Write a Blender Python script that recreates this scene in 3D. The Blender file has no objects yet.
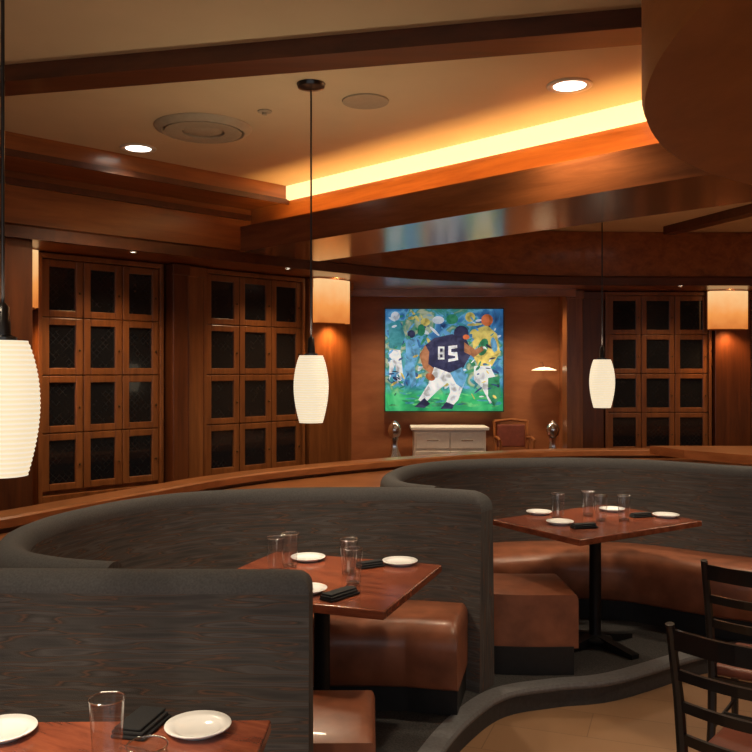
import bpy, bmesh, math, random
from mathutils import Vector, Matrix
random.seed(3)
S2 = math.sqrt(2)
F = 850.0; CH = 1.65; HY = 370.0
def P(u, v): return ((u - v)/S2, (u + v)/S2)
scene = bpy.context.scene
try:
    scene.view_settings.view_transform = 'Standard'
    scene.view_settings.look = 'None'
except Exception: pass

# ---------------------------------------------------------------- materials
def newmat(name):
    m = bpy.data.materials.new(name); m.use_nodes = True
    nt = m.node_tree
    b = nt.nodes.get('Principled BSDF')
    return m, nt, b
def coords(nt, scale=(1,1,1), rotz=0.0):
    tc = nt.nodes.new('ShaderNodeTexCoord'); r = nt.nodes.new('ShaderNodeMapping')
    r.inputs['Rotation'].default_value = (0,0,rotz)
    nt.links.new(tc.outputs['Object'], r.inputs['Vector'])
    mp = nt.nodes.new('ShaderNodeMapping')
    mp.inputs['Scale'].default_value = scale
    nt.links.new(r.outputs[0], mp.inputs['Vector'])
    return mp.outputs[0]
def ramp(nt, fac, stops):
    r = nt.nodes.new('ShaderNodeValToRGB')
    el = r.color_ramp.elements
    while len(el) < len(stops): el.new(0.5)
    for e, (p, c) in zip(el, stops):
        e.position = p; e.color = (*c, 1)
    nt.links.new(fac, r.inputs[0]); return r.outputs[0]
def wood(name, c1, c2, scale=(1,1,1), rotz=0, rough=0.35, coat=0.3, bump=0.05):
    m, nt, b = newmat(name)
    v = coords(nt, scale, rotz)
    n = nt.nodes.new('ShaderNodeTexNoise'); n.inputs['Scale'].default_value = 1.0
    n.inputs['Detail'].default_value = 7; n.inputs['Roughness'].default_value = 0.65
    n.inputs['Distortion'].default_value = 0.4
    nt.links.new(v, n.inputs['Vector'])
    mid = tuple((a+b_)/2 for a, b_ in zip(c1, c2))
    col = ramp(nt, n.outputs['Fac'], [(0.3, c1), (0.5, mid), (0.7, c2)])
    nt.links.new(col, b.inputs['Base Color'])
    b.inputs['Roughness'].default_value = rough
    b.inputs['Coat Weight'].default_value = coat; b.inputs['Coat Roughness'].default_value = 0.15
    if bump:
        bp = nt.nodes.new('ShaderNodeBump'); bp.inputs['Strength'].default_value = bump
        bp.inputs['Distance'].default_value = 0.01
        nt.links.new(n.outputs['Fac'], bp.inputs['Height']); nt.links.new(bp.outputs[0], b.inputs['Normal'])
    return m
def plain(name, col, rough=0.5, metal=0.0, nscale=30, var=0.15, coat=0, bump=0.0):
    m, nt, b = newmat(name)
    v = coords(nt)
    n = nt.nodes.new('ShaderNodeTexNoise'); n.inputs['Scale'].default_value = nscale
    n.inputs['Detail'].default_value = 4
    nt.links.new(v, n.inputs['Vector'])
    c1 = tuple(c*(1-var) for c in col); c2 = tuple(min(1, c*(1+var)) for c in col)
    nt.links.new(ramp(nt, n.outputs['Fac'], [(0.3, c1), (0.7, c2)]), b.inputs['Base Color'])
    b.inputs['Roughness'].default_value = rough; b.inputs['Metallic'].default_value = metal
    b.inputs['Coat Weight'].default_value = coat
    if bump:
        bp = nt.nodes.new('ShaderNodeBump'); bp.inputs['Strength'].default_value = bump
        bp.inputs['Distance'].default_value = 0.01
        nt.links.new(n.outputs['Fac'], bp.inputs['Height']); nt.links.new(bp.outputs[0], b.inputs['Normal'])
    return m
def emis(name, col, strength, base=(0.8,0.7,0.5)):
    m, nt, b = newmat(name)
    b.inputs['Base Color'].default_value = (*base, 1)
    b.inputs['Emission Color'].default_value = (*col, 1)
    b.inputs['Emission Strength'].default_value = strength
    return m

WD, WL = (0.17,0.045,0.011), (0.36,0.12,0.030)
M_wu = wood('wood_grain_u', WD, WL, (1.2,14,14), rotz=-math.pi/4)
M_wuv = wood('wood_grain_v', (0.22,0.06,0.012), (0.44,0.15,0.034), (14,1.2,14), rotz=-math.pi/4)
M_beam = wood('wood_beam', (0.11,0.030,0.009), (0.22,0.068,0.019), (14,1.2,14), rotz=-math.pi/4, rough=0.22, coat=0.7, bump=0)
M_dark = wood('wood_dark', (0.055,0.016,0.007), (0.12,0.033,0.011), (1.2,14,14), rough=0.4, coat=0.1)
M_darkv = wood('wood_dark_vertical', (0.075,0.021,0.008), (0.17,0.05,0.015), (14,14,1.2))
M_cab = wood('wood_cabinet', (0.16,0.050,0.014), (0.32,0.115,0.034), (16,16,1.5))
M_niche = wood('wood_niche', (0.33,0.11,0.038), (0.48,0.185,0.068), (2,6,6), rough=0.55, coat=0.05)
M_table = wood('wood_table', (0.13,0.028,0.014), (0.34,0.09,0.04), (4,22,22), rotz=0.5, rough=0.25, coat=0.5, bump=0)
M_ledge = wood('wood_ledge', (0.24,0.08,0.025), (0.48,0.19,0.07), (3,3,14), rough=0.3, coat=0.5)
M_drum = wood('wood_drum', (0.30,0.10,0.018), (0.46,0.17,0.036), (3,1.5,8), rough=0.55, coat=0.0)
M_ceil = plain('ceiling_paint', (0.60,0.48,0.295), 0.85, nscale=4, var=0.03)
M_wallp = plain('wall_paint', (0.33,0.18,0.09), 0.8, nscale=4, var=0.05)
M_carpet = plain('platform_carpet', (0.05,0.047,0.047), 0.95, nscale=120, var=0.5, bump=0.3)
M_curb = plain('curb_grey', (0.17,0.17,0.18), 0.5, nscale=60, var=0.15)
M_riser = plain('riser_grey', (0.06,0.06,0.062), 0.6, nscale=60, var=0.15)
M_toe = plain('toe_kick', (0.012,0.011,0.012), 0.6)
M_black = plain('black_lacquer', (0.012,0.010,0.010), 0.3, coat=0.4)
M_iron = plain('black_iron', (0.015,0.015,0.017), 0.45, metal=0.5)
M_leather = plain('brown_leather', (0.29,0.10,0.05), 0.38, nscale=9, var=0.25, coat=0.15, bump=0.15)
M_cleather = plain('red_leather', (0.22,0.06,0.035), 0.4, nscale=20, var=0.15, coat=0.2)
M_plate = plain('white_porcelain', (0.92,0.94,0.97), 0.15, var=0.01, coat=0.5)
M_napkin = plain('black_linen', (0.008,0.009,0.012), 0.9, nscale=200, var=0.4)
M_white = plain('white_trim', (0.7,0.62,0.5), 0.6, var=0.03)
M_grille = plain('grille_grey', (0.38,0.32,0.22), 0.6, var=0.05)
M_silver = plain('silver', (0.7,0.7,0.7), 0.2, metal=1.0, var=0.03)
M_brass = plain('dark_brass', (0.12,0.07,0.03), 0.4, metal=0.8, var=0.03)
M_cream = plain('cream_lacquer', (0.92,0.90,0.85), 0.4, var=0.04)
M_down = emis('downlight_glow', (1,0.93,0.8), 6)
M_cove = emis('cove_led', (1.0,0.80,0.46), 0.92)
M_lampw = emis('lamp_warm', (1.0,0.8,0.5), 1.5)
M_rim = plain('grey_welt', (0.088,0.086,0.088), 0.85, nscale=150, var=0.2)

M_floor, nt, b = newmat('floor_tile')
v = coords(nt, (1,1,1), 0.35)
br = nt.nodes.new('ShaderNodeTexBrick'); nt.links.new(v, br.inputs['Vector'])
br.inputs['Scale'].default_value = 1.0; br.inputs['Brick Width'].default_value = 0.9; br.inputs['Row Height'].default_value = 0.3
br.inputs['Mortar Size'].default_value = 0.003
br.inputs['Color1'].default_value = (0.36,0.205,0.11,1); br.inputs['Color2'].default_value = (0.32,0.18,0.095,1)
br.inputs['Mortar'].default_value = (0.23,0.13,0.07,1)
nt.links.new(br.outputs['Color'], b.inputs['Base Color']); b.inputs['Roughness'].default_value = 0.4

def fabric(name, vertical=False):
    m, nt, b = newmat(name)
    sc = (4.5,4.5,62) if not vertical else (80,80,3)
    v = coords(nt, sc)
    # gentle vertical undulation so the woven lines wave
    n = nt.nodes.new('ShaderNodeTexNoise'); n.inputs['Scale'].default_value = 1.0
    n.inputs['Detail'].default_value = 0.6; n.inputs['Distortion'].default_value = 0.15
    nt.links.new(v, n.inputs['Vector'])
    col = ramp(nt, n.outputs['Fac'], [(0.28,(0.075,0.070,0.072)),(0.44,(0.105,0.098,0.094)),(0.485,(0.092,0.078,0.072)),(0.51,(0.180,0.105,0.078)),(0.54,(0.075,0.068,0.066)),(0.62,(0.135,0.125,0.120)),(0.74,(0.085,0.080,0.082))])
    nt.links.new(col, b.inputs['Base Color']); b.inputs['Roughness'].default_value = 1.0
    b.inputs['Specular IOR Level'].default_value = 0.1
    n2 = nt.nodes.new('ShaderNodeTexNoise'); n2.inputs['Scale'].default_value = 300
    tc = nt.nodes.new('ShaderNodeTexCoord'); nt.links.new(tc.outputs['Object'], n2.inputs['Vector'])
    bp = nt.nodes.new('ShaderNodeBump'); bp.inputs['Strength'].default_value = 0.5; bp.inputs['Distance'].default_value = 0.003
    nt.links.new(n2.outputs['Fac'], bp.inputs['Height']); nt.links.new(bp.outputs[0], b.inputs['Normal'])
    return m
M_fab = fabric('striped_upholstery'); M_fabv = fabric('striped_upholstery_end', True)

# thin clear glass
def thinglass(name, base, gain, tint):
    m, nt, b = newmat(name)
    nt.nodes.remove(b)
    out = [n for n in nt.nodes if n.type == 'OUTPUT_MATERIAL'][0]
    tr = nt.nodes.new('ShaderNodeBsdfTransparent'); tr.inputs[0].default_value = (*tint,1)
    gs = nt.nodes.new('ShaderNodeBsdfGlossy'); gs.inputs['Roughness'].default_value = 0.12
    lw = nt.nodes.new('ShaderNodeLayerWeight'); lw.inputs['Blend'].default_value = 0.5
    pw = nt.nodes.new('ShaderNodeMath'); pw.operation='POWER'; pw.inputs[1].default_value = 3.0
    nt.links.new(lw.outputs['Facing'], pw.inputs[0])
    ma = nt.nodes.new('ShaderNodeMath'); ma.operation='MULTIPLY_ADD'; ma.inputs[1].default_value = gain; ma.inputs[2].default_value = base
    nt.links.new(pw.outputs[0], ma.inputs[0])
    ms = nt.nodes.new('ShaderNodeMixShader')
    nt.links.new(ma.outputs[0], ms.inputs[0]); nt.links.new(tr.outputs[0], ms.inputs[1]); nt.links.new(gs.outputs[0], ms.inputs[2])
    nt.links.new(ms.outputs[0], out.inputs[0]); return m
M_glass = thinglass('clear_glass', 0.16, 0.65, (0.94,0.96,0.97))
M_gbase = thinglass('glass_base', 0.45, 0.5, (0.85,0.87,0.88))

M_shade, nt, b = newmat('pleated_shade')
v = coords(nt)
sx = nt.nodes.new('ShaderNodeSeparateXYZ'); nt.links.new(v, sx.inputs[0])
m1 = nt.nodes.new('ShaderNodeMath'); m1.operation = 'MULTIPLY'; m1.inputs[1].default_value = 2*math.pi*28/0.3
nt.links.new(sx.outputs['Z'], m1.inputs[0])
m2 = nt.nodes.new('ShaderNodeMath'); m2.operation = 'COSINE'; nt.links.new(m1.outputs[0], m2.inputs[0])
col = ramp(nt, m2.outputs[0], [(0.0,(0.98,0.78,0.50)),(0.6,(1.0,0.89,0.68))])
nt.links.new(col, b.inputs['Emission Color']); b.inputs['Emission Strength'].default_value = 0.84
b.inputs['Base Color'].default_value = (0.5,0.45,0.35,1)

M_sconce, nt, b = newmat('sconce_glow')
v = coords(nt); sx = nt.nodes.new('ShaderNodeSeparateXYZ'); nt.links.new(v, sx.inputs[0])
nz = nt.nodes.new('ShaderNodeTexNoise'); nz.inputs['Scale'].default_value = 9; nt.links.new(v, nz.inputs['Vector'])
ad = nt.nodes.new('ShaderNodeMath'); ad.operation = 'MULTIPLY_ADD'; ad.inputs[1].default_value = 0.15
nt.links.new(nz.outputs['Fac'], ad.inputs[0]); nt.links.new(sx.outputs['Z'], ad.inputs[2])
mr = nt.nodes.new('ShaderNodeMapRange'); mr.inputs[1].default_value = -0.15; mr.inputs[2].default_value = 0.28
nt.links.new(ad.outputs[0], mr.inputs[0])
col = ramp(nt, mr.outputs[0], [(0.0,(0.60,0.15,0.025)),(0.4,(0.92,0.34,0.08)),(0.95,(1.0,0.62,0.28))])
nt.links.new(col, b.inputs['Emission Color']); b.inputs['Emission Strength'].default_value = 0.95
b.inputs['Base Color'].default_value = (0.25,0.11,0.04,1)

M_lat, nt, b = newmat('locker_lattice_glass')
v = coords(nt); sx = nt.nodes.new('ShaderNodeSeparateXYZ'); nt.links.new(v, sx.inputs[0])
outs = []
for op in ('ADD','SUBTRACT'):
    a = nt.nodes.new('ShaderNodeMath'); a.operation = op
    nt.links.new(sx.outputs['X'], a.inputs[0]); nt.links.new(sx.outputs['Z'], a.inputs[1])
    k = nt.nodes.new('ShaderNodeMath'); k.operation = 'MULTIPLY'; k.inputs[1].default_value = 22
    nt.links.new(a.outputs[0], k.inputs[0])
    f = nt.nodes.new('ShaderNodeMath'); f.operation = 'FRACT'; nt.links.new(k.outputs[0], f.inputs[0])
    l = nt.nodes.new('ShaderNodeMath'); l.operation = 'LESS_THAN'; l.inputs[1].default_value = 0.13
    nt.links.new(f.outputs[0], l.inputs[0]); outs.append(l.outputs[0])
mxx = nt.nodes.new('ShaderNodeMath'); mxx.operation = 'MAXIMUM'
nt.links.new(outs[0], mxx.inputs[0]); nt.links.new(outs[1], mxx.inputs[1])
nz = nt.nodes.new('ShaderNodeTexNoise'); nz.inputs['Scale'].default_value = 14; nt.links.new(v, nz.inputs['Vector'])
mm = nt.nodes.new('ShaderNodeMath'); mm.operation='MULTIPLY'; nt.links.new(mxx.outputs[0], mm.inputs[0]); nt.links.new(nz.outputs['Fac'], mm.inputs[1])
nt.links.new(ramp(nt, mm.outputs[0], [(0.0,(0.007,0.009,0.012)),(1.0,(0.036,0.034,0.032))]), b.inputs['Base Color'])
b.inputs['Roughness'].default_value = 0.12; b.inputs['Coat Weight'].default_value = 0.5

# ---------------------------------------------------------------- mesh helpers
def obj_from(name, verts, faces, mats, fm=None, smooth=False, loc=(0,0,0), rotz=0, parent=None):
    me = bpy.data.meshes.new(name)
    me.from_pydata([tuple(v) for v in verts], [], faces)
    if not isinstance(mats, (list, tuple)): mats = [mats]
    for m in mats: me.materials.append(m)
    if fm:
        for p, i in zip(me.polygons, fm): p.material_index = i
    bm = bmesh.new(); bm.from_mesh(me); bmesh.ops.recalc_face_normals(bm, faces=bm.faces); bm.to_mesh(me); bm.free()
    if smooth:
        for p in me.polygons: p.use_smooth = True
    o = bpy.data.objects.new(name, me); scene.collection.objects.link(o)
    o.location = loc; o.rotation_euler = (0,0,rotz)
    if parent: o.parent = parent
    return o
def bevel(o, w=0.005, seg=2):
    md = o.modifiers.new('bevel', 'BEVEL'); md.width = w; md.segments = seg; md.limit_method = 'ANGLE'
    return o
def autosmooth(o, ang=40):
    for p in o.data.polygons: p.use_smooth = True
    try:
        o.data.set_sharp_from_angle(angle=math.radians(ang))
    except Exception: pass
    return o
class MB:
    def __init__(s): s.v=[]; s.f=[]; s.m=[]
    def box(s, x0,x1,y0,y1,z0,z1,mi=0):
        n=len(s.v)
        s.v += [(x0,y0,z0),(x1,y0,z0),(x1,y1,z0),(x0,y1,z0),(x0,y0,z1),(x1,y0,z1),(x1,y1,z1),(x0,y1,z1)]
        for q in ((0,3,2,1),(4,5,6,7),(0,1,5,4),(1,2,6,5),(2,3,7,6),(3,0,4,7)):
            s.f.append(tuple(n+i for i in q)); s.m.append(mi)
    def hexa(s, pts, mi=0):
        n=len(s.v); s.v += pts
        for q in ((0,3,2,1),(4,5,6,7),(0,1,5,4),(1,2,6,5),(2,3,7,6),(3,0,4,7)):
            s.f.append(tuple(n+i for i in q)); s.m.append(mi)
    def lathe(s, prof, cx=0, cy=0, seg=32, mi=0):
        n=len(s.v); k=len(prof)
        for i in range(seg):
            a=2*math.pi*i/seg
            for r,z in prof: s.v.append((cx+r*math.cos(a), cy+r*math.sin(a), z))
        for i in range(seg):
            j=(i+1)%seg
            for t in range(k-1):
                s.f.append((n+i*k+t, n+j*k+t, n+j*k+t+1, n+i*k+t+1)); s.m.append(mi)
        for t in (0, k-1):
            if prof[t][0] > 1e-4:
                s.f.append(tuple(n+i*k+t for i in range(seg))); s.m.append(mi)
    def tube(s, pts, r, seg=8, mi=0, rz=None):
        n=len(s.v); pts=[Vector(p) for p in pts]
        for i,p in enumerate(pts):
            t = (pts[min(i+1,len(pts)-1)]-pts[max(i-1,0)]).normalized()
            ref = Vector((0,0,1)) if abs(t.z)<0.9 else Vector((1,0,0))
            a=t.cross(ref).normalized(); b_=t.cross(a).normalized()
            ri = r[i] if isinstance(r,(list,tuple)) else r
            for k in range(seg):
                an=2*math.pi*k/seg
                s.v.append(tuple(p+a*ri*math.cos(an)+b_*(rz or ri)*math.sin(an)))
        for i in range(len(pts)-1):
            for k in range(seg):
                k2=(k+1)%seg
                s.f.append((n+i*seg+k,n+i*seg+k2,n+(i+1)*seg+k2,n+(i+1)*seg+k)); s.m.append(mi)
        s.f.append(tuple(n+k for k in range(seg))); s.m.append(mi)
        e=n+(len(pts)-1)*seg; s.f.append(tuple(e+k for k in range(seg))); s.m.append(mi)
    def build(s, name, mats, **kw):
        sm = kw.pop('auto', False)
        o = obj_from(name, s.v, s.f, mats, s.m, **kw)
        if sm: autosmooth(o)
        return o
def prism(name, pts, z0, z1, mat, parent=None):
    n=len(pts)
    v=[(x,y,z0) for x,y in pts]+[(x,y,z1) for x,y in pts]
    f=[tuple(range(n)), tuple(range(n,2*n))]+[(i,(i+1)%n,n+(i+1)%n,n+i) for i in range(n)]
    return obj_from(name, v, f, mat, parent=parent)
def uvbox(name, u0,u1,v0,v1,z0,z1,mat,parent=None):
    return prism(name, [P(u0,v0),P(u1,v0),P(u1,v1),P(u0,v1)], z0,z1,mat,parent)
def empty(name, loc=(0,0,0), rotz=0):
    e = bpy.data.objects.new(name, None); scene.collection.objects.link(e)
    e.location = loc; e.rotation_euler=(0,0,rotz); e.empty_display_size=0.1
    return e
def catmull(pts, n=10):
    out=[]; pts=[Vector((p[0],p[1])) for p in pts]; P4=[pts[0]]+pts+[pts[-1]]
    for i in range(1,len(P4)-2):
        p0,p1,p2,p3=P4[i-1:i+3]
        for k in range(n):
            t=k/n
            out.append(0.5*((2*p1)+(-p0+p2)*t+(2*p0-5*p1+4*p2-p3)*t*t+(-p0+3*p1-3*p2+p3)*t**3))
    out.append(pts[-1].copy()); return out
def sweep(name, path, prof, mats, parent=None, endround=(0,0), H=1.0, capmat=0, smooth=True, segmat=None):
    path=[Vector((p[0],p[1])) for p in path]
    L=[0]
    for a,b_ in zip(path, path[1:]): L.append(L[-1]+(b_-a).length)
    tot=L[-1]
    def at(s):
        for i in range(len(path)-1):
            if s<=L[i+1]+1e-9:
                t=(s-L[i])/max(1e-9,L[i+1]-L[i]); return path[i].lerp(path[i+1], t)
        return path[-1]
    ss=set(L)
    for k,R in enumerate(endround):
        if R>0:
            for j in range(9):
                d=R*(1-math.cos(j/8*math.pi/2)); ss.add(d if k==0 else tot-d)
    ss=sorted(s for s in ss if 0<=s<=tot)
    s2=[ss[0]]
    for s in ss[1:]:
        if s-s2[-1]>1e-4: s2.append(s)
    pts=[at(s) for s in s2]
    v=[];k=len(prof)
    for i,p in enumerate(pts):
        t=(at(min(tot,s2[i]+0.03))-at(max(0,s2[i]-0.03))).normalized(); nrm=Vector((t.y,-t.x))
        hmax=1e9
        for kk,R in enumerate(endround):
            d = s2[i] if kk==0 else tot-s2[i]
            if R>0 and d<R: hmax=min(hmax, H-(R-math.sqrt(max(0,R*R-(R-d)**2))))
        for off,z in prof:
            q=p+nrm*off; v.append((q.x,q.y,min(z,hmax)))
    f=[];fm=[]
    n=len(pts)
    for i in range(n-1):
        for j in range(k):
            j2=(j+1)%k; f.append((i*k+j,i*k+j2,(i+1)*k+j2,(i+1)*k+j)); fm.append(segmat(prof[j],prof[j2]) if segmat else 0)
    f.append(tuple(range(k))); fm.append(capmat)
    f.append(tuple((n-1)*k+j for j in range(k))); fm.append(capmat)
    o=obj_from(name,v,f,mats,fm,parent=parent)
    if smooth: autosmooth(o, 50)
    return o

# ---------------------------------------------------------------- camera
cam_d = bpy.data.cameras.new('camera'); cam = bpy.data.objects.new('camera', cam_d); scene.collection.objects.link(cam)
cam.location=(0,0,CH); cam.rotation_euler=(math.pi/2,0,0)
cam_d.sensor_width=36; cam_d.lens=36*F/752; cam_d.shift_y = -(376-HY)/752
cam_d.clip_start=0.05
scene.camera=cam

# ---------------------------------------------------------------- room shell
prism('floor', [(-6,-3),(6,-3),(6,10.5),(-6,10.5)], -0.2,-0.12, M_floor)
edge = catmull([(-0.2,0.3),(-0.05,1.5),(0.05,2.6),(0.12,3.2),(0.27,3.68),(0.45,4.06),(0.66,4.34),(0.95,4.46),(1.3,4.56),(2.0,5.0),(2.7,5.2),(4.2,5.3)],6)
plat=[(p.x,p.y) for p in edge]+[(5.4,5.3),(5.4,10.3),(-5.4,10.3),(-5.4,0.3)]
o=prism('floor_platform', plat, -0.119, -0.002, M_carpet)
sweep('trim_curb', edge, [(-0.08,-0.03),(0.012,-0.03),(0.02,-0.02),(0.02,-0.01),(0.012,0.004),(-0.08,0.004)], [M_curb], smooth=False)
sweep('trim_riser', edge, [(-0.02,-0.119),(0.004,-0.119),(0.004,-0.03),(-0.02,-0.03)], [M_riser], smooth=False)
prism('ceiling', [(-6,-3),(6,-3),(6,10.5),(-6,10.5)], 2.93,3.03, M_ceil)
prism('wall_left', [(-5.6,-3),(-5.5,-3),(-5.5,10.5),(-5.6,10.5)], -0.2,3.0, M_wallp)
prism('wall_right', [(5.5,-3),(5.6,-3),(5.6,10.5),(5.5,10.5)], -0.2,3.0, M_wallp)
m=MB(); m.box(-6,6,-3.1,-3,-0.2,0.7); m.box(-6,6,-3.1,-3,2.7,3.0); m.box(-6,-4.5,-3.1,-3,0.7,2.7); m.box(4.5,6,-3.1,-3,0.7,2.7)
m.build('wall_front',[M_wallp])
m=MB()
for i in range(7):
    x=-4.5+9/6*i; m.box(x-0.03,x+0.03,-3.09,-3.01,0.7,2.7)
m.box(-4.5,4.5,-3.09,-3.01,0.7,0.76); m.box(-4.5,4.5,-3.09,-3.01,2.64,2.7)
m.build('added_window_1',[M_darkv])  # unseen window added behind camera to let world light brighten the room
la=bpy.data.lights.new('added_window_portal','AREA'); la.shape='RECTANGLE'; la.size=9; la.size_y=2.0
try: la.cycles.is_portal=True
except Exception: la.energy=0
lo=bpy.data.objects.new('added_window_daylight',la); scene.collection.objects.link(lo); lo.location=(0,-3.12,1.7); lo.rotation_euler=(math.pi/2,0,0)  # portal for the added window opening

uvbox('wall_cabinet_side', -0.5,5.3,5.72,5.85,-0.1,2.93, M_darkv)
prism('wall_back', [(1.95,8.72),(5.6,8.72),(5.6,8.85),(1.95,8.85)], -0.1,2.93, M_darkv)
NL,NR,NY = -0.32,1.98,9.2
prism('wall_niche_back', [(NL-0.1,NY),(NR+0.1,NY),(NR+0.1,NY+0.1),(NL-0.1,NY+0.1)], -0.1,2.93, M_niche)
prism('wall_niche_left', [(NL-0.08,7.75),(NL,7.75),(NL,NY),(NL-0.08,NY)], -0.1,2.93, M_niche)
prism('wall_niche_right', [(NR,8.5),(NR+0.08,8.5),(NR+0.08,NY),(NR,NY)], -0.1,2.93, M_niche)
prism('floor_niche', [(NL,7.9),(NR,8.4),(NR,NY),(NL,NY)], -0.002,0.35, M_darkv)
hdr=[P(0.0,5.06),P(3.2,5.06)]
hc=catmull([P(4.3,5.06),(0.05,7.15),(0.8,7.55),(1.7,7.8),(2.6,7.86),(5.45,7.9)],6)
front=[Vector(hdr[0]),Vector(hdr[1])]+hc
sof=[(p.x,p.y) for p in front]+[(5.45,9.15),(NL,9.15)]+[P(5.3,5.72),P(0.0,5.72)]
prism('ceiling_soffit', sof, 2.45,2.925, M_wu)
sweep('trim_header_bottom', front, [(-0.0,2.43),(0.03,2.43),(0.03,2.50),(0.015,2.515),(0.0,2.515)], [M_dark], smooth=False)
uvbox('trim_crown_left', -0.5,3.75,4.62,5.055,2.82,2.93, M_wu)
uvbox('trim_crown_bead', -0.5,3.75,4.605,4.62,2.80,2.835, M_dark)
uvbox('trim_header_bead', -0.5,3.75,5.035,5.06,2.74,2.78, M_dark)
beam=empty('cove_beam')
uvbox('lip',3.42,3.46,-3.0,4.72,2.45,2.62,M_beam,beam)
uvbox('lip_end',3.46,3.76,4.66,4.72,2.52,2.62,M_beam,beam)
uvbox('underside',3.46,4.12,-3.0,4.72,2.45,2.52,M_beam,beam)
uvbox('fascia',3.76,3.84,-3.0,5.06,2.52,2.83,M_wuv,beam)
uvbox('cove_light_strip',3.735,3.84,-3.0,4.62,2.83,2.928,M_cove,beam)
uvbox('rear_block',3.84,4.12,-3.0,5.06,2.52,2.93,M_beam,beam)
def seg(name,a,b_,w,z0,z1,mat):
    a=Vector(a);b_=Vector(b_);t=(b_-a).normalized();n_=Vector((-t.y,t.x))*w/2
    return prism(name,[tuple(a+n_),tuple(a-n_),tuple(b_-n_),tuple(b_+n_)],z0,z1,mat)
seg('ceiling_beam',(-3.4,4.07),(2.2,2.80),0.17,2.86,2.93,M_dark)
seg('ceiling_beam',(2.62,7.6),(3.3,5.4),0.12,2.86,2.93,M_dark)
d=MB(); d.lathe([(0.0,2.35),(1.84,2.35),(1.878,2.358),(1.886,2.38),(1.886,2.93)],0,0,128)
dr=d.build('ceiling_drum',[M_drum],loc=(2.51,1.71,0),auto=True)

# ---------------------------------------------------------------- wine lockers
def locker(loc, rotz, W, ncol=3):
    e=empty('wine_locker_cabinet',(loc[0],loc[1],0),rotz)
    fr=MB(); fr.box(0,W,0.03,0.088,0.0,2.44)
    st=0.03
    for x in (0,W-st): fr.box(x,x+st,-0.02,0.03,0.0,2.44)
    fr.box(st,W-st,-0.02,0.03,2.405,2.44); fr.box(st,W-st,-0.02,0.03,0.0,0.80)
    bevel(fr.build('carcass',[M_cab],parent=e),0.004)
    dm=MB(); gl=MB(); kn=MB()
    pw=(W-2*st)/ncol; ph=0.395
    for c in range(ncol):
        for r in range(4):
            x0=st+c*pw+0.003; x1=st+(c+1)*pw-0.003
            z1=2.40-r*ph; z0=z1-ph+0.006
            s=0.052; sz=0.048
            dm.box(x0,x0+s,0.0,0.03,z0,z1); dm.box(x1-s,x1,0.0,0.03,z0,z1)
            dm.box(x0+s,x1-s,0.0,0.03,z0,z0+sz); dm.box(x0+s,x1-s,0.0,0.03,z1-sz,z1)
            gl.box(x0+s,x1-s,0.018,0.028,z0+sz,z1-sz)
            kn.lathe([(0.0,z0+0.16),(0.006,z0+0.163),(0.008,z0+0.17),(0.006,z0+0.177),(0.0,z0+0.18)],x1-s/2,-0.008,8)
    bevel(dm.build('doors',[M_cab],parent=e),0.005)
    gl.build('lattice_panes',[M_lat],parent=e)
    kn.build('knobs',[M_brass],parent=e,smooth=True)
    return e
A45=math.pi/4
def wl(u): return P(u,5.63)
locker(wl(2.42),A45,0.95); locker(wl(3.72),A45,1.03)
locker((2.32,8.62),0,1.08); locker((3.80,8.62),0,1.08)
def pil(loc,rotz,W,dep,mat=M_cab):
    m=MB(); m.box(0,W,-dep,0.088,0.0,2.44); m.box(-0.01,W+0.01,-dep-0.015,-dep+0.02,0.0,0.12); m.box(-0.01,W+0.01,-dep-0.015,-dep+0.02,2.36,2.44)
    return bevel(m.build('trim_pilaster',[mat],loc=(loc[0],loc[1],0),rotz=rotz),0.006)
uvbox('trim_column',1.3,2.16,5.09,5.35,0.0,2.448,M_darkv)
pil(wl(3.40),A45,0.13,0.10,M_darkv); pil(wl(3.56),A45,0.14,0.05)
pil(wl(4.78),A45,0.5,0.04)
pil((1.90,8.58),0,0.16,0.12); pil((2.08,8.62),0,0.22,0.04,M_darkv)
pil((3.42,8.62),0,0.36,0.05,M_darkv)
def sconce(loc, rotz, zc=2.25, power=20):
    e=empty('wall_sconce',(loc[0],loc[1],zc),rotz)
    m=MB(); n0=12
    R=[]
    for i in range(n0+1):
        a=-1+2*i/n0; R.append((0.19*a, -0.06-0.03*(1-a*a)))
    k=len(R)
    v=[(x,y,-0.19) for x,y in R]+[(x,y,0.19) for x,y in R]+[(R[-1][0],0,-0.19),(R[0][0],0,-0.19),(R[-1][0],0,0.19),(R[0][0],0,0.19)]
    f=[(i,i+1,k+i+1,k+i) for i in range(k-1)]+[(k-1,2*k,2*k+2,2*k-1),(2*k+1,0,k,2*k+3)]
    obj_from('shade',v,f,M_sconce,parent=e,smooth=True)
    m.box(-0.2,0.2,-0.0,0.015,-0.2,0.2); m.build('back_plate',[M_darkv],parent=e)
    for sz,rx in ((-0.2,0),(0.2,math.pi)):
        l=bpy.data.lights.new('sconce_bulb','SPOT'); l.energy=power; l.color=(1,0.50,0.18); l.spot_size=2.5; l.spot_blend=0.9; l.shadow_soft_size=0.04
        lo=bpy.data.objects.new('bulb',l); scene.collection.objects.link(lo); lo.parent=e; lo.location=(0,-0.09,sz); lo.rotation_euler=(rx,0,0)
    return e
q=P(5.0,5.58); sconce(q,A45)
q=P(2.20,5.60); sconce(q,A45)
sconce((3.53,8.56),0)

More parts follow.
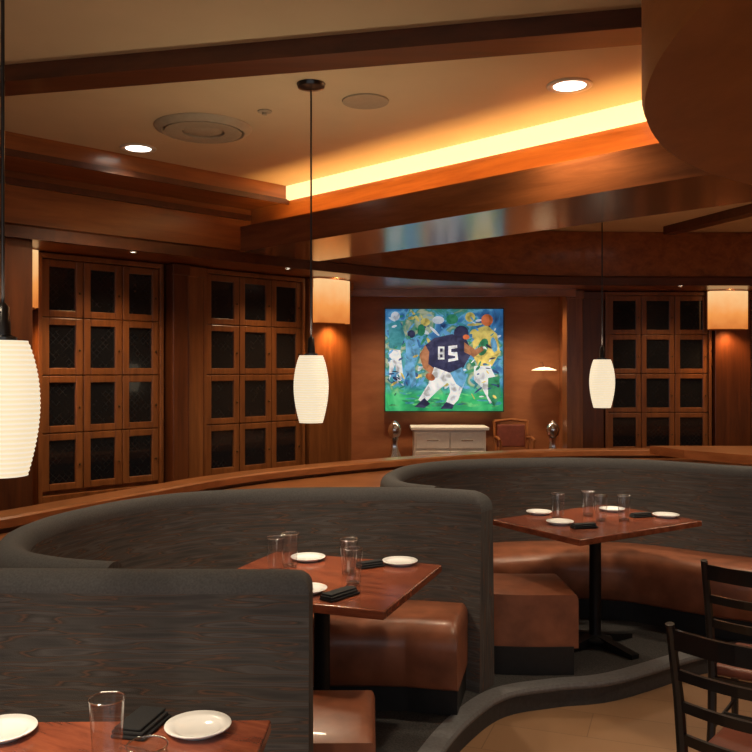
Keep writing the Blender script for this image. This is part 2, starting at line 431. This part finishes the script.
# ---------------------------------------------------------------- ledge / deck
ledge=catmull([(-3.6,1.5),(-2.9,2.3),(-2.3,3.1),(-1.78,3.97),(-1.32,4.85),(-0.80,5.72),(0.19,6.6),(1.45,7.3),(2.8,7.42),(4.6,7.3)],8)
le=empty('partition_ledge')
sweep('cap',ledge,[(-0.17,0.90),(0.0,0.90),(0.012,0.905),(0.012,0.945),(0.0,0.955),(-0.17,0.955)],[M_ledge],parent=le,smooth=False)
sweep('wall_panel',ledge,[(-0.14,0.0),(-0.02,0.0),(-0.02,0.90),(-0.14,0.90)],[M_darkv],parent=le,smooth=False)
prism('side_counter',[(2.35,7.3),(2.5,6.9),(3.0,6.3),(4.5,5.9),(4.5,7.25)],0.93,1.0,M_ledge)

# ---------------------------------------------------------------- booths
BH=1.02
bprof=[(0.08,0.0),(0.075,0.45),(0.062,0.93)]+[(0.062*math.cos(a),BH-0.062+0.062*math.sin(a)) for a in [i*math.pi/10 for i in range(0,11)]]+[(-0.062,0.93),(-0.075,0.45),(-0.08,0.0)]
def seatprof(a=0.06,w=0.55):
    return [(a,0.14),(w-0.03,0.14),(w,0.16),(w+0.012,0.23),(w+0.012,0.33),(w,0.39),(w-0.03,0.43),(w-0.08,0.448),(w-0.2,0.455),(a+0.05,0.445),(a,0.43)]
toeprof=[(0.05,0.0),(0.46,0.0),(0.46,0.15),(0.05,0.15)]
def booth(path_back, path_seat, ends=(0,0), segends=(0.06,0.06)):
    e=empty('booth_banquette')
    sweep('backrest',path_back,bprof,[M_fab,M_fabv,M_rim],parent=e,endround=ends,H=BH,capmat=1,segmat=lambda a,b_: 2 if min(a[1],b_[1])>0.95 else 0)
    if path_seat:
        sweep('seat_cushion',path_seat,seatprof(),[M_leather],parent=e,endround=segends,H=0.455)
        sweep('toe_kick',path_seat[1:-1],toeprof,[M_toe],parent=e,smooth=False)
    return e
near=[(-0.205,2.68),(-0.8,2.69),(-1.5,2.68),(-2.6,2.48)]
nb=catmull(list(reversed(near)),6)
booth(nb, nb, ends=(0,0.06))
mid=[(-0.86,2.79),(-1.08,2.86),(-1.28,3.01),(-1.40,3.3),(-1.41,3.55),(-1.36,3.8),(-1.2,4.15),(-0.92,4.42),(-0.4,4.56),(0.13,4.57),(0.40,4.51),(0.575,4.40)]
mb=catmull(mid,8)
ms=catmull([(0.0,2.72),(-0.3,2.72),(-0.80,2.74)]+mid[1:-2]+[(0.36,4.53),(0.50,4.50)],8)
booth(mb, ms, ends=(0,0.10))
far=[(0.33,4.62),(0.16,4.76),(0.09,5.0),(0.11,5.3),(0.24,5.65),(0.5,5.92),(0.9,6.07),(1.4,6.12),(1.9,5.98),(2.4,5.6),(3.0,5.3),(3.7,5.15)]
fb=catmull(far,8)
fs=catmull([(1.10,4.55),(0.75,4.55),(0.42,4.62)]+far[1:],8)
booth(fb, fs)
deckpts=[(p.x,p.y) for p in ledge[4:-4]]
lft=[(-0.86,2.72)]+[(p.x,p.y) for p in mb[:-12]]
rgt=[(p.x,p.y) for p in fb[4:]]
deck=[(-3.0,2.5),(-1.6,2.68)]+lft+rgt+[(4.5,5.1)]+list(reversed(deckpts))
prism('trim_deck',deck,0.84,0.88,M_ledge)

# ---------------------------------------------------------------- tables
def table(name, corners, z=0.75):
    cx=sum(c[0] for c in corners)/4; cy=sum(c[1] for c in corners)/4
    e=empty(name,(cx,cy,0))
    top=prism('top',[(x-cx,y-cy) for x,y in corners],z-0.035,z,M_table,parent=e); bevel(top,0.006,3)
    m=MB(); m.lathe([(0.0,0.04),(0.10,0.04),(0.10,0.05),(0.04,0.07),(0.035,0.1),(0.035,0.66),(0.05,0.68),(0.13,0.70),(0.13,0.712),(0.0,0.712)],0,0,24)
    a0=Vector((corners[1][0]-corners[0][0],corners[1][1]-corners[0][1])).normalized(); b0=Vector((-a0.y,a0.x))
    for dv in (a0,b0):
        for sg in (1,-1):
            dd=dv*sg; w_=Vector((-dd.y,dd.x))*0.03
            a=dd*0.03; b_=dd*0.30
            m.hexa([(a.x-w_.x,a.y-w_.y,0.012),(b_.x-w_.x,b_.y-w_.y,0.0),(b_.x+w_.x,b_.y+w_.y,0.0),(a.x+w_.x,a.y+w_.y,0.012),
                    (a.x-w_.x,a.y-w_.y,0.07),(b_.x-w_.x,b_.y-w_.y,0.025),(b_.x+w_.x,b_.y+w_.y,0.025),(a.x+w_.x,a.y+w_.y,0.07)])
    m.build('pedestal',[M_iron],parent=e,auto=True)
    return e
table('dining_table',[(0.03,3.17),(0.305,3.93),(-0.50,4.22),(-0.775,3.46)])
table('dining_table',[(1.08,4.50),(1.95,5.08),(1.53,5.70),(0.70,5.12)])
table('dining_table',[(-0.30,1.42),(-0.27,2.19),(-1.28,2.17),(-1.31,1.40)])

TZ=0.75
def onplane(px,py,z=TZ):
    dd=(CH-z)*F/(py-HY); return ((px-376)/F*dd, dd)
def plate(px,py,r=0.083):
    x,y=onplane(px,py); m=MB()
    m.lathe([(0.0,0.004),(r*0.6,0.004),(r*0.62,0.0),(r*0.68,0.0),(r*0.7,0.004),(r*0.98,0.014),(r,0.017),(r*0.985,0.019),(r*0.7,0.010),(r*0.62,0.007),(0.0,0.007)],0,0,40)
    m.build('bread_plate',[M_plate],loc=(x,y,TZ+0.0005),smooth=True)
def glass(px,py,h=0.155,r=0.041):
    x,y=onplane(px,py); e=empty('drinking_glass',(x,y,TZ+0.0005))
    m=MB(); m.lathe([(r*0.72,0.0),(r*0.76,0.006),(r*0.82,h*0.35),(r*0.985,h-0.004)],0,0,36)
    m.f=[f for f in m.f if len(f)==4]; m.m=[0]*len(m.f)
    m.build('wall',[M_glass],parent=e,smooth=True)
    m=MB(); m.lathe([(r*0.985,h-0.004),(r+0.0006,h-0.002),(r,h),(r-0.0016,h-0.001),(r-0.0012,h-0.004),(r*0.985,h-0.004)],0,0,36)
    m.f=[f for f in m.f if len(f)==4]; m.m=[0]*len(m.f)
    m.build('rim',[M_gbase],parent=e,smooth=True)
    m=MB(); m.lathe([(0.0,0.0005),(r*0.71,0.0005),(r*0.74,0.012),(r*0.5,0.015),(0.0,0.014)],0,0,36); m.build('base',[M_gbase],parent=e,auto=True)
def napkin(px,py,rot=0.3,l=0.20,w=0.07):
    x,y=onplane(px,py); e=empty('folded_napkin',(x,y,TZ+0.001),rot)
    m=MB(); m.box(-l/2,l/2,-w/2,w/2,0.0,0.009); m.box(-l/2+0.004,l/2-0.006,-w/2+0.006,w/2,0.009,0.018); m.box(-l/2+0.01,l/2-0.002,-w/2+0.015,w/2-0.004,0.018,0.025)
    bevel(m.build('linen',[M_napkin],parent=e),0.004,3)
for a in ((308,560),(400,564),(307,592)): plate(*a)
for a in ((290,567),(275,572),(353,585),(349,574)): glass(*a)
napkin(340,597,0.9,0.17,0.07); napkin(370,567,0.5,0.13,0.06)
for a in ((539,514),(560,524),(612,511),(666,517)): plate(*a,0.08)
for a in ((558,519),(588,516),(601,521),(624,521)): glass(*a)
napkin(584,528,0.3,0.15,0.06); napkin(641,517,0.3,0.14,0.06)
for a in ((2,735),(198,731)): plate(*a)
glass(107,766); glass(147,822,)
napkin(142,728,1.35,0.15,0.09)

# ---------------------------------------------------------------- chairs
def chair(post, ang):
    e=empty('dining_chair',(post[0],post[1],-0.12),ang-math.pi/2)
    W=0.40; D=0.41; m=MB()
    for x in (0,W):
        sp=0.012 if x else -0.012
        m.tube([(x,-0.05,0),(x,0.0,0.25),(x,0.01,0.45),(x+sp*0.5,-0.02,0.70),(x+sp,-0.08,0.95)],[0.017,0.019,0.020,0.018,0.015],8)
        m.tube([(x,D,0.0),(x,D-0.01,0.44)],[0.015,0.02],8)
        m.tube([(x,0.0,0.2),(x,D,0.2)],0.010,6)
        m.box(x-0.012,x+0.012,0.0,D,0.385,0.43)
    m.tube([(0,D*0.5,0.2),(W,D*0.5,0.2)],0.010,6)
    m.box(0,W,-0.01,0.015,0.385,0.43); m.box(0,W,D-0.015,D+0.01,0.385,0.43)
    for z,y,h in ((0.90,-0.068,0.065),(0.78,-0.04,0.035),(0.67,-0.015,0.035),(0.56,-0.003,0.035)):
        pts=[]
        N=8
        for i in range(N+1):
            t=i/N; yy=y-0.035*math.sin(math.pi*t); x=W*t
            pts.append((x,yy))
        for i in range(N):
            (xa,ya),(xb,yb)=pts[i],pts[i+1]
            m.hexa([(xa,ya-0.008,z-h/2),(xb,yb-0.008,z-h/2),(xb,yb+0.008,z-h/2),(xa,ya+0.008,z-h/2),(xa,ya-0.012,z+h/2),(xb,yb-0.012,z+h/2),(xb,yb+0.004,z+h/2),(xa,ya+0.004,z+h/2)])
    m.build('frame',[M_black],parent=e,auto=True)
    s=MB(); s.box(0.0,W,0.015,D+0.015,0.43,0.475)
    bevel(s.build('seat',[M_cleather],parent=e),0.018,4)
chair((1.01,2.80),math.radians(50))
chair((1.47,3.72),math.radians(54))

# ---------------------------------------------------------------- pendants
def pendant(x,y,power=24,zc=1.565,up=16):
    e=empty('pendant_lamp',(x,y,zc)); m=MB(); N=112; prof=[]
    for i in range(N+1):
        t=i/N; z=0.15-0.3*t
        tt=t**0.9
        r=0.046+0.032*math.sin(math.pi*min(1,max(0,(tt*0.90+0.05))))**0.9
        r+=0.0011*math.cos(2*math.pi*28*z/0.3)
        prof.append((r,z))
    m.lathe(prof,0,0,40); m.f=m.f[:-2]; m.m=m.m[:-2]
    m.build('shade',[M_shade],parent=e,smooth=True)
    c=MB(); c.lathe([(0.0,0.15),(0.030,0.148),(0.030,0.158),(0.018,0.162),(0.014,0.225),(0.006,0.235),(0.0,0.235)],0,0,24)
    top=2.93-zc
    c.lathe([(0.0042,0.22),(0.0042,top-0.02)],0,0,10)
    c.lathe([(0.0,top-0.03),(0.02,top-0.03),(0.06,top-0.018),(0.065,top-0.002),(0.0,top-0.002)],0,0,32)
    c.build('cord_and_canopy',[M_black],parent=e,auto=True)
    d_=MB(); d_.lathe([(0.0,-0.146),(0.044,-0.146),(0.044,-0.143),(0.0,-0.143)],0,0,24); d_.build('diffuser',[M_lampw],parent=e)
    for sz,rx,pw in ((-0.16,0,power),(0.24,math.pi,up)):
        l=bpy.data.lights.new('pendant_bulb','SPOT'); l.energy=pw; l.color=(1,0.80,0.55); l.shadow_soft_size=0.05; l.spot_size=2.7; l.spot_blend=1.0
        lo=bpy.data.objects.new('bulb',l); scene.collection.objects.link(lo); lo.parent=e; lo.location=(0,0,sz); lo.rotation_euler=(rx,0,0)
pendant(-0.83,1.89,up=5); pendant(-0.29,3.8); pendant(1.41,5.3)

# ---------------------------------------------------------------- ceiling fixtures
def downlight(x,y,power=60,r=0.09,z=2.93,col=(1,0.8,0.55)):
    e=empty('recessed_downlight',(x,y,z)); m=MB()
    m.lathe([(r*0.8,-0.001),(r*0.82,-0.006),(r*1.1,-0.008),(r*1.15,-0.001)],0,0,32); m.build('trim_ring',[M_white],parent=e,smooth=True)
    g=MB(); g.lathe([(0.0,-0.004),(r*0.8,-0.004),(r*0.8,-0.001),(0.0,-0.001)],0,0,32); g.build('lens',[M_down],parent=e)
    l=bpy.data.lights.new('downlight_bulb','SPOT'); l.energy=power; l.color=col; l.spot_size=2.3; l.spot_blend=0.8; l.shadow_soft_size=0.07
    lo=bpy.data.objects.new('bulb',l); scene.collection.objects.link(lo); lo.parent=e; lo.location=(0,0,-0.03)
downlight(0.87,3.82,80); downlight(-1.37,4.9,80)
for x,y in ((-2.6,2.6),(-1.0,0.6),(1.0,-0.6),(-2.8,0.2),(3.2,4.4),(2.6,6.4),(4.4,6.2),(0.3,5.9)):  # extra downlights added as general fill
    downlight(x,y,76)
for uu in (2.9,4.24):  # added soffit lamps, kept tiny, to brighten the lockers
    x,y=P(uu,5.22); downlight(x,y,20,0.022,2.45,(1,0.65,0.35))
for x in (2.9,4.3): downlight(x,8.1,20,0.022,2.45,(1,0.65,0.35))
for x in (0.1,0.85,1.6): downlight(x,8.55,38,0.022,2.45,(1,0.72,0.45))  # added tiny lamps to brighten the niche
la=bpy.data.lights.new('cove_tube','AREA'); la.shape='RECTANGLE'; la.size=7.6; la.size_y=0.05; la.energy=40; la.color=(1,0.52,0.16)
lo=bpy.data.objects.new('cove_tube_light',la); scene.collection.objects.link(lo); lo.parent=beam
x,y=P(3.52,0.9); lo.location=(x,y,2.56)
dirv=Vector((1/S2,1/S2,0.6)); zq=(-dirv).normalized(); xq=Vector((-1/S2,1/S2,0)); yq=zq.cross(xq)
lo.rotation_euler=Matrix((xq,yq,zq)).transposed().to_euler()
m=MB(); m.lathe([(0.0,-0.03),(0.07,-0.03),(0.10,-0.02),(0.10,-0.014),(0.0,-0.014)],0,0,40)
m.lathe([(0.11,-0.028),(0.16,-0.036),(0.20,-0.03),(0.20,-0.02),(0.16,-0.024),(0.11,-0.016),(0.11,-0.028)],0,0,48)
m.lathe([(0.205,-0.012),(0.215,-0.03),(0.25,-0.012),(0.255,-0.001),(0.205,-0.001),(0.205,-0.012)],0,0,48)
m.f=[f for f in m.f if len(f)==4]; m.m=[0]*len(m.f)
m.build('air_diffuser',[M_grille],loc=(-0.91,4.48,2.93),auto=True)
m=MB(); m.lathe([(0.0,-0.006),(0.095,-0.006),(0.11,-0.008),(0.112,-0.001),(0.0,-0.001)],0,0,40); m.build('ceiling_speaker',[M_grille],loc=(-0.05,4.04,2.93),auto=True)
m=MB(); m.lathe([(0.0,-0.02),(0.012,-0.02),(0.014,-0.008),(0.035,-0.006),(0.036,-0.001),(0.0,-0.001)],0,0,20); m.build('fire_sprinkler',[M_grille],loc=(-0.55,4.2,2.93),auto=True)

# ---------------------------------------------------------------- niche contents
fx,fz=0.73,1.757; W,Hh=1.26,1.09; PY=9.12
e=empty('football_picture',(fx,PY,fz))
M_art,nt,b=newmat('glowing_picture_background')
v=coords(nt)
vo=nt.nodes.new('ShaderNodeTexNoise'); vo.inputs['Scale'].default_value=4; vo.inputs['Detail'].default_value=6; vo.inputs['Distortion'].default_value=0.8
nt.links.new(v,vo.inputs['Vector'])
sx=nt.nodes.new('ShaderNodeSeparateXYZ'); nt.links.new(v,sx.inputs[0])
crowd=ramp(nt,vo.outputs['Fac'],[(0.30,(0.01,0.03,0.10)),(0.42,(0.03,0.15,0.35)),(0.48,(0.10,0.32,0.50)),(0.53,(0.02,0.18,0.14)),(0.60,(0.35,0.38,0.25)),(0.68,(0.06,0.28,0.5))])
grass=ramp(nt,vo.outputs['Fac'],[(0.3,(0.01,0.20,0.08)),(0.5,(0.03,0.38,0.14)),(0.7,(0.08,0.48,0.20))])
mr=nt.nodes.new('ShaderNodeMapRange'); mr.inputs[1].default_value=-0.38; mr.inputs[2].default_value=-0.25
nt.links.new(sx.outputs['Z'],mr.inputs[0])
mx=nt.nodes.new('ShaderNodeMix'); mx.data_type='RGBA'; nt.links.new(mr.outputs[0],mx.inputs[0]); nt.links.new(grass,mx.inputs[6]); nt.links.new(crowd,mx.inputs[7])
nt.links.new(mx.outputs[2],b.inputs['Base Color']); nt.links.new(mx.outputs[2],b.inputs['Emission Color']); b.inputs['Emission Strength'].default_value=0.75  # picture is no lamp; emission added so it looks lit and reflects overhead
m=MB(); m.box(-W/2,W/2,0,0.02,-Hh/2,Hh/2); m.build('canvas',[M_art],parent=e)
m=MB(); t_=0.008
m.box(-W/2-t_,-W/2,-0.045,0.04,-Hh/2-t_,Hh/2+t_);m.box(W/2,W/2+t_,-0.045,0.04,-Hh/2-t_,Hh/2+t_);m.box(-W/2,W/2,-0.045,0.04,Hh/2,Hh/2+t_);m.box(-W/2,W/2,-0.045,0.04,-Hh/2-t_,-Hh/2)
m.build('frame',[M_black],parent=e)
artm={}
def glow_artmat(c):
    if c not in artm:
        m_,nt,b=newmat('glowing_paint_%d'%len(artm))
        v=coords(nt); n=nt.nodes.new('ShaderNodeTexNoise'); n.inputs['Scale'].default_value=13; n.inputs['Detail'].default_value=3; n.inputs['Distortion'].default_value=0.5
        nt.links.new(v,n.inputs['Vector'])
        lo_=tuple(x*0.5 for x in c); hi=tuple(min(1,x*1.2+0.02) for x in c)
        col=ramp(nt,n.outputs['Fac'],[(0.32,lo_),(0.48,c),(0.66,hi)])
        nt.links.new(col,b.inputs['Base Color']); nt.links.new(col,b.inputs['Emission Color']); b.inputs['Emission Strength'].default_value=0.65  # painted shapes glow too, brightness put into their colour
        artm[c]=m_
    return artm[c]
layer=[0]
AV={}
def shape(pts,c):
    layer[0]+=1; yy=-0.0006-0.0001*layer[0]
    D=AV.setdefault(c,([],[])); n=len(D[0])
    D[0].extend([((x-444)/118*W,yy,(360-y)/102*Hh) for x,y in pts]); D[1].append(tuple(range(n,n+len(pts))))
def blob(cx,cy,rx,ry,c,rot=0,n=14):
    cx=min(502-max(rx,ry),max(386+max(rx,ry),cx)); cy=min(410.5-max(rx,ry)*0.9,max(310+max(rx,ry)*0.9,cy))
    shape([(cx+rx*math.cos(a)*math.cos(rot)-ry*math.sin(a)*math.sin(rot),cy+rx*math.cos(a)*math.sin(rot)+ry*math.sin(a)*math.cos(rot)) for a in [2*math.pi*i/n for i in range(n)]],c)
NV=(0.012,0.018,0.07); WH=(0.50,0.58,0.66); YE=(0.50,0.44,0.12); GR=(0.02,0.20,0.10); SK=(0.26,0.12,0.06); OR=(0.50,0.13,0.04); LB=(0.08,0.27,0.5); TE=(0.03,0.22,0.28); LG=(0.08,0.42,0.16); DB=(0.02,0.06,0.18)
for i in range(130):
    cx=random.uniform(388,500); cy=random.uniform(313,392)
    blob(cx,cy,random.uniform(2.5,8),random.uniform(0.7,2.2),random.choice([LB,TE,GR,YE,WH,LB,DB,TE,DB]),random.uniform(-1.2,1.2),10)
for i in range(40):
    blob(random.uniform(388,500),random.uniform(393,409),random.uniform(3,8),random.uniform(0.6,1.3),random.choice([LG,GR,LG,TE]),random.uniform(-0.25,0.25),8)
shape([(472,330),(487,325),(497,334),(500,352),(492,366),(480,370),(473,356)],YE); shape([(474,366),(490,366),(500,386),(498,398),(490,404),(482,388),(474,380)],WH); blob(487,320,6,6,OR); blob(483,347,5,9,GR,0.3); blob(495,345,3,8,LB,-0.2)
shape([(476,350),(466,343),(462,348),(474,358)],SK)
shape([(488,378),(499,376),(501,396),(494,406),(488,396)],GR)
shape([(388,324),(399,320),(405,335),(400,350),(389,348)],TE); blob(395,316,4.5,4.5,WH); shape([(389,350),(400,350),(403,378),(397,384),(395,364),(389,380)],WH)
shape([(405,340),(416,338),(420,352),(414,364),(406,358)],LB); blob(411,334,4,4,NV); shape([(406,360),(414,362),(416,384),(411,388),(408,372),(403,384),(401,378)],LB)
blob(425,322,5,4,YE); blob(438,320,6,4,WH); blob(421,330,4,6,GR); blob(452,319,6,5,GR); blob(470,317,5,5,YE)
# smaller strokes over the supporting figures keep the crowd loose and painterly
for i in range(60):
    side=random.choice([(388,420),(470,500)])
    blob(random.uniform(*side),random.uniform(318,398),random.uniform(1.5,4.5),random.uniform(0.5,1.3),random.choice([LB,TE,GR,YE,WH,DB,NV]),random.uniform(-1.4,1.4),8)
shape([(424,346),(434,338),(452,334),(466,339),(472,352),(463,368),(448,373),(433,369),(423,359)],NV)
shape([(425,345),(419,355),(423,368),(433,376),(436,370),(428,364),(429,352)],SK)
shape([(464,342),(474,350),(482,346),(484,350),(474,357),(464,352)],SK)
shape([(434,367),(450,373),(462,367),(466,378),(458,400),(450,408),(444,406),(450,392),(448,382),(436,392),(424,404),(418,400),(428,384)],WH)
shape([(450,373),(462,367),(466,378),(462,388),(456,384)],LB)
shape([(424,398),(430,404),(424,408),(414,407)],NV); shape([(446,402),(454,405),(452,409),(440,409)],NV)
blob(461,333,7.5,7.5,NV); blob(466,337,3.5,2.5,OR); blob(430,377,5,3.5,(0.3,0.1,0.04),0.5)
def digit8(cx,cy,s):
    shape([(cx-s*.5,cy-s),(cx+s*.5,cy-s),(cx+s*.5,cy+s),(cx-s*.5,cy+s)],WH)
    shape([(cx-s*.2,cy-s*.7),(cx+s*.2,cy-s*.7),(cx+s*.2,cy-s*.2),(cx-s*.2,cy-s*.2)],NV)
    shape([(cx-s*.2,cy+s*.2),(cx+s*.2,cy+s*.2),(cx+s*.2,cy+s*.7),(cx-s*.2,cy+s*.7)],NV)
digit8(441,353,6.5)
shape([(448,346),(457,345),(457,348),(451,349),(451,352),(457,352),(458,360),(448,362),(448,359),(455,358),(455,356),(448,355)],WH)
for c,(vv,ff) in AV.items(): obj_from('painted_shapes',vv,ff,glow_artmat(c),parent=e)

e=empty('credenza',(0.76,8.9,0.35))
m=MB(); m.box(-0.37,0.37,-0.17,0.17,0.08,0.68); m.box(-0.40,0.40,-0.20,0.20,0.68,0.715); 
for x in (-0.34,0.34):
    for y in (-0.14,0.14): m.box(x-0.025,x+0.025,y-0.025,y+0.025,0,0.08)
for i in range(3):
    for j in range(2): m.box(-0.35+j*0.355,-0.005+j*0.355,-0.185,-0.17,0.11+i*0.19,0.28+i*0.19)
bevel(m.build('body',[M_cream],parent=e),0.008)
m=MB()
for i in range(3):
    for j in range(2): m.tube([(-0.24+j*0.355,-0.20,0.2+i*0.19),(-0.12+j*0.355,-0.20,0.2+i*0.19)],0.006,8)
m.build('handles',[M_silver],parent=e)
def trophy(x,y,h=0.40):
    e=empty('football_trophy',(x,y,0.35))
    m=MB(); m.box(-0.11,0.11,-0.11,0.11,0,h); bevel(m.build('plinth',[M_dark],parent=e),0.006)
    m=MB(); m.lathe([(0.0,h),(0.075,h),(0.07,h+0.03),(0.04,h+0.10),(0.03,h+0.17),(0.045,h+0.22),(0.0,h+0.22)],0,0,6)
    m.lathe([(0.0,h+0.20),(0.03,h+0.215),(0.06,h+0.25),(0.072,h+0.30),(0.06,h+0.35),(0.03,h+0.385),(0.0,h+0.40)],0,0,24)
    m.build('cup',[M_silver],parent=e,auto=True)
trophy(0.19,8.75,0.38); trophy(1.83,8.8,0.38)
e=empty('wooden_armchair',(1.44,8.85,0.35),0)
m=MB()
for x in (-0.17,0.17):
    m.tube([(x,0.18,0),(x,0.17,0.4),(x*1.05,0.24,0.76)],0.015,8); m.tube([(x,-0.18,0),(x,-0.18,0.58)],0.015,8)
    m.tube([(x,0.2,0.58),(x*1.05,0.0,0.60),(x*1.05,-0.2,0.58)],0.015,8); m.tube([(x,-0.18,0.38),(x,0.18,0.38)],0.015,8)
m.tube([(-0.18,0.24,0.75),(0,0.27,0.77),(0.18,0.24,0.75)],0.016,8)
m.tube([(-0.17,-0.18,0.38),(0.17,-0.18,0.38)],0.015,8)
m.build('frame',[wood('wood_chair',(0.28,0.09,0.025),(0.42,0.16,0.05),(9,9,9))],parent=e,auto=True)
m=MB(); m.box(-0.15,0.15,0.205,0.235,0.48,0.72); m.box(-0.16,0.16,-0.18,0.18,0.38,0.44); bevel(m.build('upholstery',[M_cleather],parent=e),0.012)
m=MB()
m.box(NL,NR,8.42,8.45,2.38,2.45); 
m.build('trim_niche_header',[M_ledge])
e=empty('wall_lamp',(1.78,9.0,1.65))
m=MB(); m.lathe([(0.0,0.03),(0.05,0.028),(0.13,0.0),(0.132,-0.004),(0.0,-0.004)],0,0,32); m.build('shade',[M_lampw],parent=e)
m=MB(); m.tube([(0,0,0.03),(0,0.1,0.08),(0,0.2,0.08)],0.008,8); m.build('arm',[M_silver],parent=e)

w=bpy.data.worlds.new('world'); scene.world=w; w.use_nodes=True
w.node_tree.nodes['Background'].inputs[0].default_value=(0.95,0.97,1.0,1); w.node_tree.nodes['Background'].inputs[1].default_value=0.95
